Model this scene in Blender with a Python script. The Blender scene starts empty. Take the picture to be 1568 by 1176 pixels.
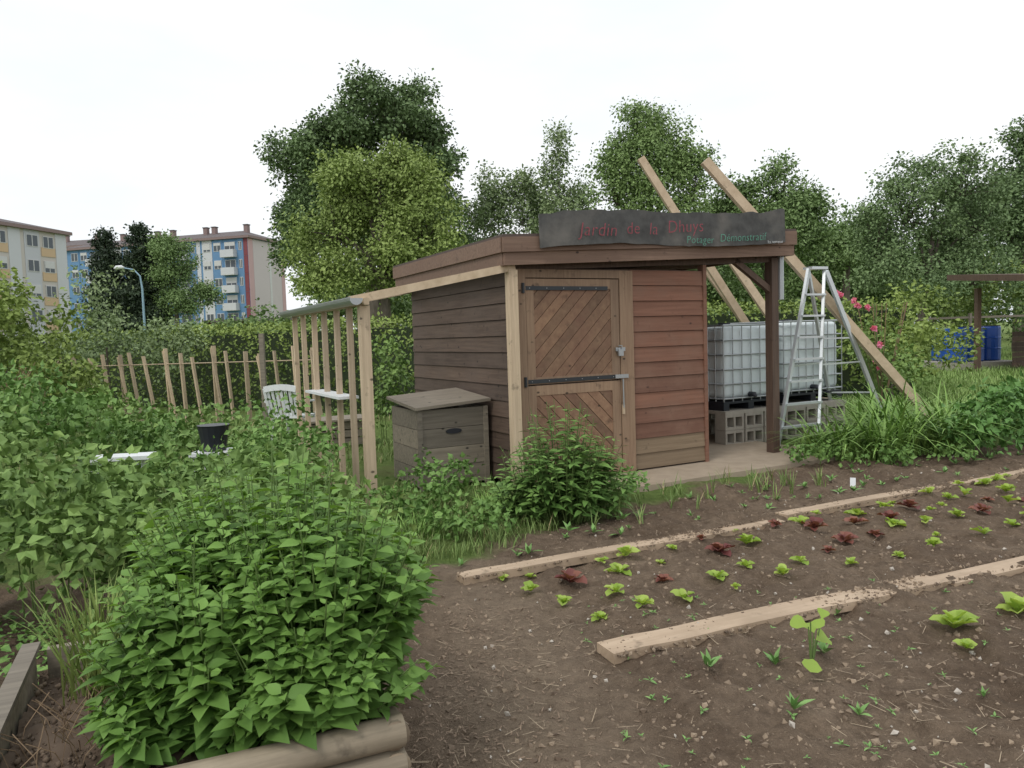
import bpy, math, numpy as np
from mathutils import Matrix, Vector
R=np.random.default_rng(7)
rad=math.radians
scene=bpy.context.scene

# ------------------------------------------------------------------ helpers
_tab=np.random.default_rng(3).random((256,256))
def vnoise(x,y,sc,seed=0):
    x=np.asarray(x,float)/sc+seed*17.3; y=np.asarray(y,float)/sc+seed*9.7
    xi=np.floor(x).astype(int); yi=np.floor(y).astype(int); fx=x-xi; fy=y-yi
    fx=fx*fx*(3-2*fx); fy=fy*fy*(3-2*fy)
    g=lambda a,b:_tab[a%256,b%256]
    return (g(xi,yi)*(1-fx)+g(xi+1,yi)*fx)*(1-fy)+(g(xi,yi+1)*(1-fx)+g(xi+1,yi+1)*fx)*fy

class MB:
    def __init__(s): s.v=[];s.n=0;s.f=[];s.m=[];s.a=[]
    def add(s,V,Fs,mat=0,var=0.5):
        V=np.asarray(V,float).reshape(-1,3)
        for i,F in enumerate(Fs):
            F=np.asarray(F,int)
            if F.size==0: continue
            s.f.append(F+s.n); s.m.append(np.full(len(F),mat))
            vv=var[i] if isinstance(var,(list,tuple)) else var
            s.a.append(np.full(len(F),vv) if np.isscalar(vv) else np.asarray(vv,float))
        s.v.append(V); s.n+=len(V)
    def build(s,name,mats,parent=None,loc=None,rot=None,smooth=False):
        me=bpy.data.meshes.new(name)
        V=np.concatenate(s.v); nf=sum(len(f) for f in s.f)
        tot=np.concatenate([np.full(len(f),f.shape[1]) for f in s.f])
        L=np.concatenate([f.ravel() for f in s.f])
        me.vertices.add(len(V)); me.vertices.foreach_set('co',V.astype(np.float32).ravel())
        me.loops.add(len(L)); me.loops.foreach_set('vertex_index',L.astype(np.int32))
        me.polygons.add(nf)
        me.polygons.foreach_set('loop_start',np.concatenate([[0],np.cumsum(tot)[:-1]]).astype(np.int32))
        me.polygons.foreach_set('material_index',np.concatenate(s.m).astype(np.int32))
        me.polygons.foreach_set('use_smooth',np.full(nf,bool(smooth)))
        for m in mats: me.materials.append(m)
        at=me.attributes.new('var','FLOAT','FACE'); at.data.foreach_set('value',np.concatenate(s.a).astype(np.float32))
        me.update(calc_edges=True); me.validate()
        ob=bpy.data.objects.new(name,me); scene.collection.objects.link(ob)
        if parent: ob.parent=parent
        if loc is not None: ob.location=loc
        if rot is not None: ob.rotation_euler=(0,0,rot)
        return ob
BF=np.array([[0,3,2,1],[4,5,6,7],[0,1,5,4],[1,2,6,5],[2,3,7,6],[3,0,4,7]])
def hexa(mb,P,mat=0,var=None):
    mb.add(P,[BF],mat,R.random() if var is None else var)
def box(mb,x0,x1,y0,y1,z0,z1,mat=0,var=None):
    hexa(mb,[(x0,y0,z0),(x1,y0,z0),(x1,y1,z0),(x0,y1,z0),(x0,y0,z1),(x1,y0,z1),(x1,y1,z1),(x0,y1,z1)],mat,var)
def beam(mb,p,q,w,h,mat=0,var=None,up=(0,0,1)):
    p=np.array(p,float);q=np.array(q,float);d=q-p;d/=np.linalg.norm(d)
    s=np.cross(d,up)
    if np.linalg.norm(s)<1e-3: s=np.cross(d,(0,1,0))
    s/=np.linalg.norm(s); u=np.cross(s,d); s=s*w/2; u=u*h/2
    hexa(mb,[p-s-u,p+s-u,q+s-u,q-s-u,p-s+u,p+s+u,q+s+u,q-s+u],mat,var)
def tube(mb,pts,rads,sides=7,mat=0,var=None,cap=True):
    pts=np.array(pts,float); n=len(pts); rads=np.ones(n)*rads
    V=[]
    for i in range(n):
        d=pts[min(i+1,n-1)]-pts[max(i-1,0)]; d/=np.linalg.norm(d)+1e-9
        a=np.cross(d,(0,0,1) if abs(d[2])<.9 else (1,0,0)); a/=np.linalg.norm(a); b=np.cross(d,a)
        t=np.arange(sides)/sides*2*math.pi
        V.append(pts[i]+rads[i]*(np.cos(t)[:,None]*a+np.sin(t)[:,None]*b))
    V=np.concatenate(V); F=[]
    for i in range(n-1):
        for j in range(sides):
            k=(j+1)%sides; F.append([i*sides+j,i*sides+k,(i+1)*sides+k,(i+1)*sides+j])
    Fs=[F]
    if cap: Fs+= [[list(range(sides))[::-1]],[list(range((n-1)*sides,n*sides))]]
    mb.add(V,Fs,mat,R.random() if var is None else var)

def nz(a): return a/(np.linalg.norm(a,axis=-1,keepdims=True)+1e-9)
def leaf_tmpl(us,ws,fold=.12,droop=.2,wave=0):
    V=[];T=[];Q=[];idx=[]
    for i,(u,w) in enumerate(zip(us,ws)):
        z=-droop*u*u
        if w==0: idx.append((len(V),)*3); V.append((u,0,z))
        else:
            o=wave*math.sin(i*2.4)
            idx.append((len(V),len(V)+1,len(V)+2)); V+= [(u,w,z+fold*w*2+o),(u,0,z),(u,-w,z+fold*w*2-o)]
    for a,b in zip(idx[:-1],idx[1:]):
        if a[0]==a[1]: T+= [(a[0],b[1],b[0]),(a[0],b[2],b[1])]
        elif b[0]==b[1]: T+= [(a[0],a[1],b[0]),(a[1],a[2],b[0])]
        else: Q+= [(a[0],a[1],b[1],b[0]),(a[1],a[2],b[2],b[1])]
    return np.array(V),[np.array(T),np.array(Q).reshape(-1,4)]
T_FAR=(np.array([(0,0,0),(.5,.32,.06),(1,0,-.1),(.5,-.32,.06)]),[np.array([[0,1,2,3]])])
T_MED=leaf_tmpl([0,.4,1],[0,.36,0],.15,.25)
T_MINT=leaf_tmpl([0,.12,.3,.5,.75,1],[0,.17,.3,.29,.16,0],.16,.28)
T_SAL=leaf_tmpl([0,.25,.5,.75,.93,1],[0,.15,.30,.36,.24,0],.3,.35,.08)
T_LONG=leaf_tmpl([0,.3,.6,1],[0,.17,.14,0],.12,.3)
def scatter(mb,C,D,N,S,tm,mat,var):
    C=np.asarray(C,float);n=len(C)
    if n==0: return
    L=nz(D); W=nz(np.cross(N,L)); NN=np.cross(L,W)
    tv,tf=tm; S=np.ones(n)*S
    V=C[:,None]+S[:,None,None]*(tv[:,0][None,:,None]*L[:,None]+tv[:,1][None,:,None]*W[:,None]+tv[:,2][None,:,None]*NN[:,None])
    k=len(tv); off=(np.arange(n)*k)[:,None,None]
    Fs=[];vs=[]
    for f in tf:
        if len(f)==0: continue
        Fs.append((f[None]+off).reshape(-1,f.shape[1])); vs.append(np.repeat(np.ones(n)*var,len(f)))
    mb.add(V.reshape(-1,3),Fs,mat,vs)
def rdir(n): return nz(R.normal(size=(n,3)))
def crown(mb,lobes,dens,nleaf,ls,cr,tm=T_FAR,mat=1,bias=.4,zmin=None,nr=.95):
    for lb in lobes:
        cx,cy,cz,rx,ry,rz=lb[:6]; lv=lb[6] if len(lb)>6 else .5
        area=(rx*ry+rx*rz+ry*rz)
        nc=max(3,int(dens*area))
        d=rdir(nc); r=R.random(nc)**bias
        d[:,2]=np.where((d[:,2]<-.3)&(R.random(nc)<.5),-d[:,2],d[:,2])
        lump=1+.22*np.sin(d[:,0]*5+cx)*np.sin(d[:,2]*6+cz)+.1*R.normal(size=nc)
        cc=np.array([cx,cy,cz])+d*np.array([rx,ry,rz])*(r*lump)[:,None]
        cv=R.random(nc)
        sz=cr*(.5+.8*R.random(nc))
        C=np.repeat(cc,nleaf,0)+np.clip(R.normal(size=(nc*nleaf,3)),-1.9,1.9)*np.repeat(sz,nleaf)[:,None]*np.array([1,1,.7])
        od=C-np.repeat(cc,nleaf,0)
        out=nz((C-np.array([cx,cy,cz]))/np.array([rx,ry,rz]))
        D=nz(nz(od)+.8*rdir(len(C))+np.array([0,0,-.3])); N=nz(rdir(len(C))*nr+out*.5+nz(od)*.4+np.array([0,0,.3]))
        var=np.clip(np.repeat(cv,nleaf)*.4+R.random(len(C))*.2+lv*.4,0,1)
        if zmin is not None:
            k=C[:,2]>zmin; C,D,N,var=C[k],D[k],N[k],var[k]
        scatter(mb,C,D,N,ls*(.6+.8*R.random(len(C))),tm,mat,var)
def blades(mb,P,L,w,lean,droop,mat=0,var=None,az=None,seg=4):
    n=len(P);P=np.asarray(P,float); az=R.random(n)*2*math.pi if az is None else az
    L=L*(.6+.6*R.random(n)); lean=lean*(.2+1.3*R.random(n)); droop=droop*(.4+.9*R.random(n))
    h=np.stack([np.cos(az),np.sin(az),0*az],1); s=np.stack([-np.sin(az),np.cos(az),0*az],1)
    u=np.linspace(0,1,seg+1); V=np.zeros((n,(seg+1)*2,3))
    for i,t in enumerate(u):
        c=P+h*(L*(lean*t+droop*.6*t*t))[:,None]; c[:,2]+=L*(t*(1-.3*lean)-droop*.75*t**2.2)
        ww=w*(.55+.6*t if t<.4 else .8*(1-t)**.6*1.2)
        ww=max(ww,w*.05)/2
        V[:,2*i]=c+s*ww; V[:,2*i+1]=c-s*ww; 
    F=np.array([[2*i,2*i+1,2*i+3,2*i+2] for i in range(seg)])
    Fs=(F[None]+(np.arange(n)*(seg+1)*2)[:,None,None]).reshape(-1,4)
    vr=R.random(n) if var is None else np.ones(n)*var
    mb.add(V.reshape(-1,3),[Fs],mat,np.repeat(vr,seg))
def empty(name,loc=(0,0,0),rot=0):
    e=bpy.data.objects.new(name,None); e.empty_display_size=.2; e.location=loc; e.rotation_euler=(0,0,rot); scene.collection.objects.link(e); return e

# ------------------------------------------------------------------ materials
def newmat(name):
    m=bpy.data.materials.new(name); m.use_nodes=True; nt=m.node_tree; b=nt.nodes['Principled BSDF']; return m,nt,b
def N_(nt,t,**k):
    n=nt.nodes.new(t)
    for a,v in k.items(): setattr(n,a,v)
    return n
def mixc(nt,fac,a,b,mode='MIX'):
    m=N_(nt,'ShaderNodeMix',data_type='RGBA',blend_type=mode)
    for sock,v in ((m.inputs[0],fac),(m.inputs[6],a),(m.inputs[7],b)):
        if isinstance(v,bpy.types.NodeSocket): nt.links.new(v,sock)
        elif isinstance(v,(int,float)): sock.default_value=v
        else: sock.default_value=(*v,1)
    return m.outputs[2]
def noise(nt,scale,detail=4,vec=None,rough=.6):
    n=N_(nt,'ShaderNodeTexNoise'); n.inputs['Scale'].default_value=scale; n.inputs['Detail'].default_value=detail; n.inputs['Roughness'].default_value=rough
    if vec: nt.links.new(vec,n.inputs['Vector'])
    return n.outputs['Fac']
def ramp(nt,fac,lo,hi):
    m=N_(nt,'ShaderNodeMapRange'); m.inputs[1].default_value=lo;m.inputs[2].default_value=hi
    nt.links.new(fac,m.inputs[0]); return m.outputs[0]
def objvec(nt,scale=(1,1,1),rot=(0,0,0)):
    tc=N_(nt,'ShaderNodeTexCoord'); mp=N_(nt,'ShaderNodeMapping'); mp.inputs['Scale'].default_value=scale; mp.inputs['Rotation'].default_value=rot
    nt.links.new(tc.outputs['Object'],mp.inputs['Vector']); return mp.outputs['Vector']
def attr(nt,name='var'):
    a=N_(nt,'ShaderNodeAttribute'); a.attribute_name=name; return a.outputs['Fac']
def bump(nt,b,h,st,dist=.01):
    n=N_(nt,'ShaderNodeBump'); n.inputs['Strength'].default_value=st; n.inputs['Distance'].default_value=dist
    nt.links.new(h,n.inputs['Height']); nt.links.new(n.outputs[0],b.inputs['Normal'])
def wood(name,c1,c2,grain=(2,40,40),rough=.75,weather=None,rot=(0,0,0),knots=True):
    m,nt,b=newmat(name); v=objvec(nt,grain,rot)
    g=noise(nt,1.0,6,v,.65); col=mixc(nt,ramp(nt,g,.3,.7),c1,c2)
    br=mixc(nt,attr(nt),(.74,.74,.74),(1.18,1.16,1.13)); col=mixc(nt,1.0,col,br,'MULTIPLY')
    if weather:
        w=noise(nt,1.7,5,objvec(nt,(1,1,1.5))); col=mixc(nt,ramp(nt,w,.45,.75),col,weather)
    d=noise(nt,9,4,objvec(nt)); col=mixc(nt,ramp(nt,d,.62,.8),col,tuple(x*.45 for x in c1))
    if knots:
        vo=N_(nt,'ShaderNodeTexVoronoi'); vo.inputs['Scale'].default_value=4.3; nt.links.new(objvec(nt,(1,1,1.6)),vo.inputs['Vector'])
        kk=ramp(nt,vo.outputs['Distance'],.10,.05); col=mixc(nt,kk,col,tuple(x*.3 for x in c1))
    nt.links.new(col,b.inputs['Base Color']); b.inputs['Roughness'].default_value=rough; bump(nt,b,g,.4,.004); return m
def leafm(name,dark,light,tr=.3,rough=.5,dead=None,k=1.0):
    dark=tuple(x*k for x in dark); light=tuple(x*k for x in light)
    m,nt,b=newmat(name); col=mixc(nt,attr(nt),dark,light)
    if dead: col=mixc(nt,ramp(nt,attr(nt),.93,.95),col,dead)
    nt.links.new(col,b.inputs['Base Color']); b.inputs['Roughness'].default_value=rough
    b.inputs['Specular IOR Level'].default_value=.3
    if tr>0:
        t=N_(nt,'ShaderNodeBsdfTranslucent'); tc=mixc(nt,1.0,col,(1.3,1.3,.55),'MULTIPLY'); nt.links.new(tc,t.inputs[0])
        mx=N_(nt,'ShaderNodeMixShader'); mx.inputs[0].default_value=tr
        nt.links.new(b.outputs[0],mx.inputs[1]); nt.links.new(t.outputs[0],mx.inputs[2]); nt.links.new(mx.outputs[0],nt.nodes['Material Output'].inputs[0])
    return m
def plain(name,c,rough=.6,metal=0,var=.15,ns=5,dirt=None):
    m,nt,b=newmat(name); n=noise(nt,ns,5,objvec(nt))
    col=mixc(nt,n,tuple(x*(1-var) for x in c),tuple(min(1,x*(1+var)) for x in c))
    if dirt: col=mixc(nt,ramp(nt,noise(nt,2.3,6,objvec(nt)),.5,.75),col,dirt)
    nt.links.new(col,b.inputs['Base Color']); b.inputs['Roughness'].default_value=rough; b.inputs['Metallic'].default_value=metal; return m

M_red=wood('cedar_stained',(.165,.075,.047),(.25,.122,.08),(1.5,40,40),weather=(.22,.125,.085))
M_tanb=wood('board_tan',(.19,.135,.085),(.27,.20,.13),(1.5,40,40))
M_door=wood('door_wood',(.18,.10,.062),(.29,.18,.11),(14,14,14),weather=(.20,.10,.066))
M_trim=wood('trim_brown',(.22,.14,.09),(.32,.22,.145),(40,40,2))
M_fas=wood('fascia_brown',(.15,.095,.068),(.25,.165,.12),(1.5,40,40),weather=(.18,.11,.078))
M_dark=wood('dark_brown_wood',(.07,.045,.033),(.14,.09,.065),(40,40,2))
M_pale=wood('pale_timber',(.46,.355,.24),(.62,.50,.36),(8,8,8),knots=False)
M_palev=wood('pale_post',(.44,.34,.235),(.64,.51,.36),(30,30,1.5))
M_grey=wood('grey_weathered_wood',(.17,.145,.115),(.30,.26,.205),(1.5,35,35))
M_plank=wood('old_plank',(.42,.31,.215),(.58,.45,.325),(2,25,25),weather=(.34,.25,.17))
M_log=wood('log_wood',(.19,.155,.11),(.34,.285,.21),(2.5,30,30),weather=(.15,.13,.09))
M_end=wood('log_end',(.2,.15,.10),(.34,.27,.19),(20,20,20))
M_slate=plain('slate_paint',(.075,.075,.072),.9,0,.75,9,(.16,.15,.135))
M_redp=plain('red_letter_paint',(.27,.065,.08),.8,0,.7,55)
M_grnp=plain('green_letter_paint',(.11,.30,.22),.8,0,.6,55)
M_iron=plain('dark_iron',(.05,.055,.06),.5,.6)
M_zinc=plain('galvanised_steel',(.42,.44,.45),.4,.7)
M_alu=plain('ladder_aluminium',(.62,.65,.66),.35,.55)
M_felt=plain('roofing_felt',(.10,.075,.065),.9)
M_slab=plain('dusty_slab',(.36,.29,.215),.95,0,.25,7,(.28,.22,.155))
M_conc=plain('concrete_block',(.36,.33,.28),.95,0,.3,12)
M_ibc=plain('tank_plastic',(.70,.77,.78),.35,0,.08,1.5,(.58,.65,.65))
M_white=plain('white_plastic',(.72,.74,.75),.4,0,.05)
M_black=plain('black_plastic',(.02,.022,.03),.4)
M_blue=plain('blue_barrel_plastic',(.02,.09,.40),.35)
M_green_b=plain('green_barrel',(.02,.07,.06),.4)
M_pink=leafm('rose_petal',(.72,.16,.32),(.85,.34,.50),.25)
M_bark=wood('bark',(.08,.065,.05),(.17,.14,.11),(12,12,3),knots=False)
M_birch=wood('birch_bark',(.25,.24,.21),(.42,.40,.36),(3,3,12),knots=False)
M_straw=plain('straw',(.42,.33,.23),.9,0,.3)
M_stem=plain('green_stem',(.12,.19,.05),.6)
M_dry=plain('dry_stem',(.24,.165,.10),.9)
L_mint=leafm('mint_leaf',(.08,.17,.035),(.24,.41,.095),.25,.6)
L_rasp=leafm('raspberry_leaf',(.10,.18,.045),(.25,.375,.10),0,.6)
L_shrub=leafm('shrub_leaf',(.09,.185,.04),(.21,.35,.09),0,.55)
L_lily=leafm('daylily_leaf',(.12,.23,.045),(.26,.42,.10),0,.5)
L_grass=leafm('grass_blade',(.11,.19,.045),(.28,.37,.12),0,.6,(.45,.37,.2))
FK=1.15
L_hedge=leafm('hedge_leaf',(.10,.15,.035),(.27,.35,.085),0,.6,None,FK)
L_ash=leafm('ash_leaf',(.16,.225,.06),(.29,.37,.11),0,.6,None,FK)
L_dkt=leafm('dark_tree_leaf',(.085,.135,.055),(.165,.24,.10),0,.6,None,FK)
L_airy=leafm('poplar_leaf',(.13,.20,.07),(.25,.35,.125),0,.6,None,FK)
L_birch=leafm('birch_leaf',(.14,.20,.09),(.27,.34,.165),0,.6,None,FK)
L_mid=leafm('tree_leaf',(.11,.175,.06),(.21,.30,.115),0,.6,None,FK)
L_wil=leafm('willow_leaf',(.105,.165,.07),(.20,.28,.12),0,.6,None,FK)
L_pine=leafm('pine_needle',(.025,.042,.027),(.06,.09,.045),0)
L_let=leafm('lettuce_leaf',(.28,.42,.07),(.48,.60,.15),.3,.5)
L_redl=leafm('red_lettuce_leaf',(.16,.05,.05),(.30,.13,.09),.2,.5)
L_cab=leafm('seedling_leaf',(.13,.26,.07),(.24,.40,.13),0,.5)

# ------------------------------------------------------------------ camera
f_px=1150/1568
cam=bpy.data.cameras.new('camera'); cam.sensor_width=36; cam.lens=36*f_px; cam.clip_end=6000; cam.clip_start=.05
co=bpy.data.objects.new('camera',cam); scene.collection.objects.link(co); scene.camera=co
p=rad(3.6); r=rad(1.8)
R0=Vector((1,0,0));U0=Vector((0,math.sin(p),math.cos(p)));F0=Vector((0,math.cos(p),-math.sin(p)))
Rr=R0*math.cos(r)-U0*math.sin(r); Uu=R0*math.sin(r)+U0*math.cos(r)
co.matrix_world=Matrix(((Rr.x,Uu.x,-F0.x,0),(Rr.y,Uu.y,-F0.y,0),(Rr.z,Uu.z,-F0.z,1.55),(0,0,0,1)))

# ------------------------------------------------------------------ world & sun
w=bpy.data.worlds.new('World'); scene.world=w; w.use_nodes=True; nt=w.node_tree
bg=nt.nodes['Background']; sky=N_(nt,'ShaderNodeTexSky',sky_type='NISHITA'); sky.sun_disc=False
SE,SR=rad(52),rad(215)
sky.sun_elevation=SE; sky.sun_rotation=SR; sky.air_density=1.2; sky.dust_density=3
tc=N_(nt,'ShaderNodeTexCoord'); mp=N_(nt,'ShaderNodeMapping'); mp.inputs['Scale'].default_value=(1,1,3); nt.links.new(tc.outputs['Generated'],mp.inputs[0])
cn=noise(nt,1.6,5,mp.outputs[0],.55)
cl=mixc(nt,ramp(nt,cn,.3,.7),(7.8,8.35,8.8),(9.8,9.9,9.95))
nt.links.new(mixc(nt,.92,sky.outputs[0],cl),bg.inputs[0]); bg.inputs[1].default_value=.118
sl=bpy.data.lights.new('sun','SUN'); sl.energy=1.2; sl.angle=rad(18); sl.color=(1,.96,.9)
so=bpy.data.objects.new('sun',sl); scene.collection.objects.link(so)
sd=Vector((math.sin(SR)*math.cos(SE),math.cos(SR)*math.cos(SE),math.sin(SE)))
so.rotation_euler=(-sd).to_track_quat('-Z','Y').to_euler(); so.location=(0,0,20)
scene.view_settings.view_transform='Standard'; scene.view_settings.look='None'; scene.view_settings.exposure=0

# ------------------------------------------------------------------ ground
def soil_edge(x): return np.interp(x,[-6,-.75,-.3,.75,2.0,3.3,4.6,9,14],[5.0,5.0,5.3,6.25,7.35,8.35,8.75,10.6,12.6])
def grass_mask(x,y):
    n=(vnoise(x,y,.5,1)-.5)*.5+(vnoise(x,y,.12,2)-.5)*.25
    return np.clip((y-soil_edge(x)+n)/.25,0,1)
def path_mask(x,y):
    c=np.interp(y,[1,2.5,4,5.2,6.2],[.05,.05,-.05,-.45,-.9]); return np.clip(1-np.abs(x-c)/.55,0,1)**.6*np.clip((6.2-y)/1.0,0,1)
def hgt(x,y):
    g=grass_mask(x,y); near=np.clip((16-y)/6,0,1)*np.clip((12-np.abs(x))/4,0,1)
    h=(vnoise(x,y,.34,3)-.5)*.055+(vnoise(x,y,.13,4)-.5)*.048+(vnoise(x,y,.06,5)-.5)*.042
    return h*near*(1-.6*g)*(1-.6*path_mask(x,y))-.012-.015*path_mask(x,y)
def geo(a,st,end):
    o=[];s=st
    while abs(a)<end: s*=1.13; a+=s; o.append(a)
    return np.array(o)
xs=np.concatenate([geo(-4.2,-.04,3000)[::-1],np.arange(-4.2,8,.028),geo(8,.04,3000)])
ys=np.concatenate([geo(.9,-.04,600)[::-1],np.arange(.9,9.2,.028),geo(9.2,.04,4000)])
X,Y=np.meshgrid(xs,ys); Z=hgt(X,Y)
mb=MB(); nx,ny=len(xs),len(ys); i=np.arange(nx*ny).reshape(ny,nx)
F=np.stack([i[:-1,:-1],i[:-1,1:],i[1:,1:],i[1:,:-1]],-1).reshape(-1,4)
mb.add(np.stack([X,Y,Z],-1),[F])
m,nt,b=newmat('garden_ground')
oc=objvec(nt); n1=noise(nt,1.1,6,oc,.65); n2=noise(nt,14,8,oc,.75); n3=noise(nt,70,4,oc,.7)
soil=mixc(nt,ramp(nt,n1,.35,.7),(.185,.132,.092),(.32,.24,.17))
soil=mixc(nt,ramp(nt,n2,.35,.62),mixc(nt,.55,soil,(.07,.048,.033)),soil)
soil=mixc(nt,ramp(nt,n3,.60,.76),soil,(.44,.35,.255))
pm=attr(nt,'path'); soil=mixc(nt,pm,soil,mixc(nt,ramp(nt,n2,.3,.7),(.20,.15,.108),(.36,.28,.20)))
gr=mixc(nt,ramp(nt,n2,.3,.7),(.09,.14,.035),(.20,.28,.08)); gr=mixc(nt,ramp(nt,n1,.5,.8),gr,(.22,.19,.10))
ga=attr(nt,'grass'); col=mixc(nt,ga,soil,gr); nt.links.new(col,b.inputs['Base Color']); b.inputs['Roughness'].default_value=.95; b.inputs['Specular IOR Level'].default_value=.15
ad=N_(nt,'ShaderNodeMath',operation='ADD'); nt.links.new(n2,ad.inputs[0]); nt.links.new(n3,ad.inputs[1]); bump(nt,b,ad.outputs[0],1.0,.03)
go=mb.build('ground',[m],smooth=True)
a=go.data.attributes.new('grass','FLOAT','POINT'); a.data.foreach_set('value',grass_mask(X,Y).astype(np.float32).ravel())
a=go.data.attributes.new('path','FLOAT','POINT'); a.data.foreach_set('value',(path_mask(X,Y)*.8).astype(np.float32).ravel())

OC=(np.array([(1,0,0),(-1,0,0),(0,1,0),(0,-1,0),(0,0,.7),(0,0,-.7)])*1.0,[np.array([[0,2,4],[2,1,4],[1,3,4],[3,0,4],[2,0,5],[1,2,5],[3,1,5],[0,3,5]])])
def pts_soil(n,x0=-1,x1=8,y0=1.2,y1=9):
    y=y0+(y1-y0)*R.random(n)**1.4; x=-.9+R.random(n)*(y*.78+1.1)
    k=(y<soil_edge(x)); x,y=x[k],y[k]; return np.stack([x,y,hgt(x,y)],1)
m2,nt,b=newmat('soil_clod'); nt.links.new(mixc(nt,attr(nt),(.12,.085,.06),(.34,.26,.185)),b.inputs['Base Color']); b.inputs['Roughness'].default_value=1
M_peb=plain('pebble',(.48,.43,.37),.8,0,.3,30)
mb=MB()
P=pts_soil(17000); n=len(P); S_=.003+.019*R.random(n)**5; scatter(mb,P+[0,0,-.001],rdir(n),rdir(n),S_,OC,0,R.random(n))
P=pts_soil(420); n=len(P); scatter(mb,P+[0,0,.006],rdir(n),rdir(n),.005+.015*R.random(n)**2.5,OC,1,.5)
mb.build('soil_clods',[m2,M_peb],smooth=False)
mb=MB(); P=pts_soil(7500); k=(vnoise(P[:,0],P[:,1],.6,8)>.5)|(R.random(len(P))<.3); P=P[k]; n=len(P)
D=rdir(n)*[1,1,.12]; TS=(np.array([(0,-.02,0),(1,-.012,0),(1,.012,0),(0,.02,0)]),[np.array([[0,1,2,3]])])
scatter(mb,P+[0,0,.012],D,np.tile([0,0,1.],(n,1))+.3*rdir(n),.015+.07*R.random(n)**2,TS,0,R.random(n))
n=4200; x=-.42+np.abs(R.normal(size=n))*.36; y=1.5+R.random(n)**1.3*2.8; P=np.stack([x,y,hgt(x,y)+.006],1)
TC=(TS[0]*[1,6,1],TS[1]); scatter(mb,P,rdir(n)*[1,1,.3],np.tile([0,0,1.],(n,1))+.5*rdir(n),.005+.024*R.random(n)**2,TC,1,R.random(n))
mb.build('straw_litter',[M_straw,plain('bark_chip',(.25,.18,.125),.9,0,.6,30)])

def plank(x0,y0,x1,y1,w,name):
    d=np.array([x1-x0,y1-y0]);L=np.linalg.norm(d); e=empty(name,(x0,y0,0),math.atan2(d[1],d[0])); mb=MB()
    s=0;k=0
    while s<L:
        l=min(2.3+.4*R.random(),L-s); n=14; o=(R.random()-.5)*.04
        us=np.linspace(0,l-.012,n); V=[]
        for u in us:
            wob=(vnoise(s+u,k,.25,11)-.5)*.03; z=.012+(vnoise(s+u,k,.8,12)-.5)*.026
            V+=[(s+u,o-w/2+wob,-.03),(s+u,o+w/2+wob,-.03),(s+u,o+w/2+wob,z),(s+u,o-w/2+wob,z+.004)]
        Fq=[]
        for q in range(n-1):
            for t in range(4):
                u2=(t+1)%4; Fq.append([q*4+t,(q+1)*4+t,(q+1)*4+u2,q*4+u2])
        Fq+= [[0,1,2,3],[(n-1)*4+3,(n-1)*4+2,(n-1)*4+1,(n-1)*4]]
        mb.add(V,[Fq]); s+=l;k+=1
    mb.build('boards',[M_plank],parent=e)
    mb=MB(); n=int(L*520); u=R.random(n)*L; v=(R.random(n)-.5)*w*1.2; k=(vnoise(u,v,.4,21)>.6)|(np.abs(v)>w*.42)|((u<.7)&(R.random(n)<.9)); u,v=u[k],v[k]; n=len(u)
    scatter(mb,np.stack([u,v,np.full(n,.014)],1),rdir(n),rdir(n),.003+.015*R.random(n)**3,OC,0,R.random(n)); mb.build('soil_crumbs',[m2],parent=e)
plank(-.37,4.77,2.15,5.98,.13,'garden_bed_plank')
plank(2.2,6.1,6.9,8.48,.13,'garden_bed_plank')
plank(.42,3.56,7.0,6.35,.165,'garden_bed_plank')

# ------------------------------------------------------------------ shed
A28=rad(28); C=(.053,7.52,0)
shed=empty('garden_shed',C,A28)
zb=lambda s:2.24+.047*(s+.12); zt=lambda s:2.52+.052*(s+.12)
def sx(mb,s0,s1,t0,t1,b0,b1,t_0,t_1,mat=0,var=None):
    hexa(mb,[(s0,t0,b0),(s1,t0,b1),(s1,t1,b1),(s0,t1,b0),(s0,t0,t_0),(s1,t0,t_1),(s1,t1,t_1),(s0,t1,t_0)],mat,var)
mb=MB(); box(mb,.45,4.1,-.70,3.1,-.05,.03); mb.build('floor_slab',[M_slab],parent=shed)
mb=MB(); nb=13; hh=.168
for k in range(nb):
    z=.05+k*hh; mt=1 if k<2 else 0
    hexa(mb,[(1.43,-.022,z),(2.44,-.022,z),(2.44,.02,z),(1.43,.02,z),(1.43,-.008,z+hh-.005),(2.44,-.008,z+hh-.005),(2.44,.02,z+hh),(1.43,.02,z+hh)],mt)
box(mb,0,2.46,.022,.06,.03,2.24,2,.2)
box(mb,2.44,2.49,-.03,.06,.03,2.30,0,.6)
mb.build('front_wall',[M_red,M_tanb,M_dark],parent=shed)
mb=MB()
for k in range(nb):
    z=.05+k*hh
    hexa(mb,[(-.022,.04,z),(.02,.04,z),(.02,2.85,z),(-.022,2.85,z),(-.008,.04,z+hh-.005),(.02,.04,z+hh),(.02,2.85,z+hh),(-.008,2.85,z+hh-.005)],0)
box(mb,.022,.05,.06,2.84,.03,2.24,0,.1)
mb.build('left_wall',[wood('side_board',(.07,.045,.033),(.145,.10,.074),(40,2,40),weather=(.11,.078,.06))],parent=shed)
mb=MB()
for k in range(nb):
    z=.05+k*hh
    box(mb,.05,2.45,2.80,2.85,z,z+hh-.006,0); box(mb,2.45,2.48,.06,2.85,z,z+hh-.006,0)
mb.build('back_wall',[M_red],parent=shed)
mb=MB()
box(mb,0,.10,-.045,.02,.04,2.22,0,.5); box(mb,1.255,1.43,-.04,.02,.04,2.22,0,.7); box(mb,.10,1.255,-.04,.02,2.135,2.22,0,.3)
mb.build('door_frame',[M_trim],parent=shed)
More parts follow.
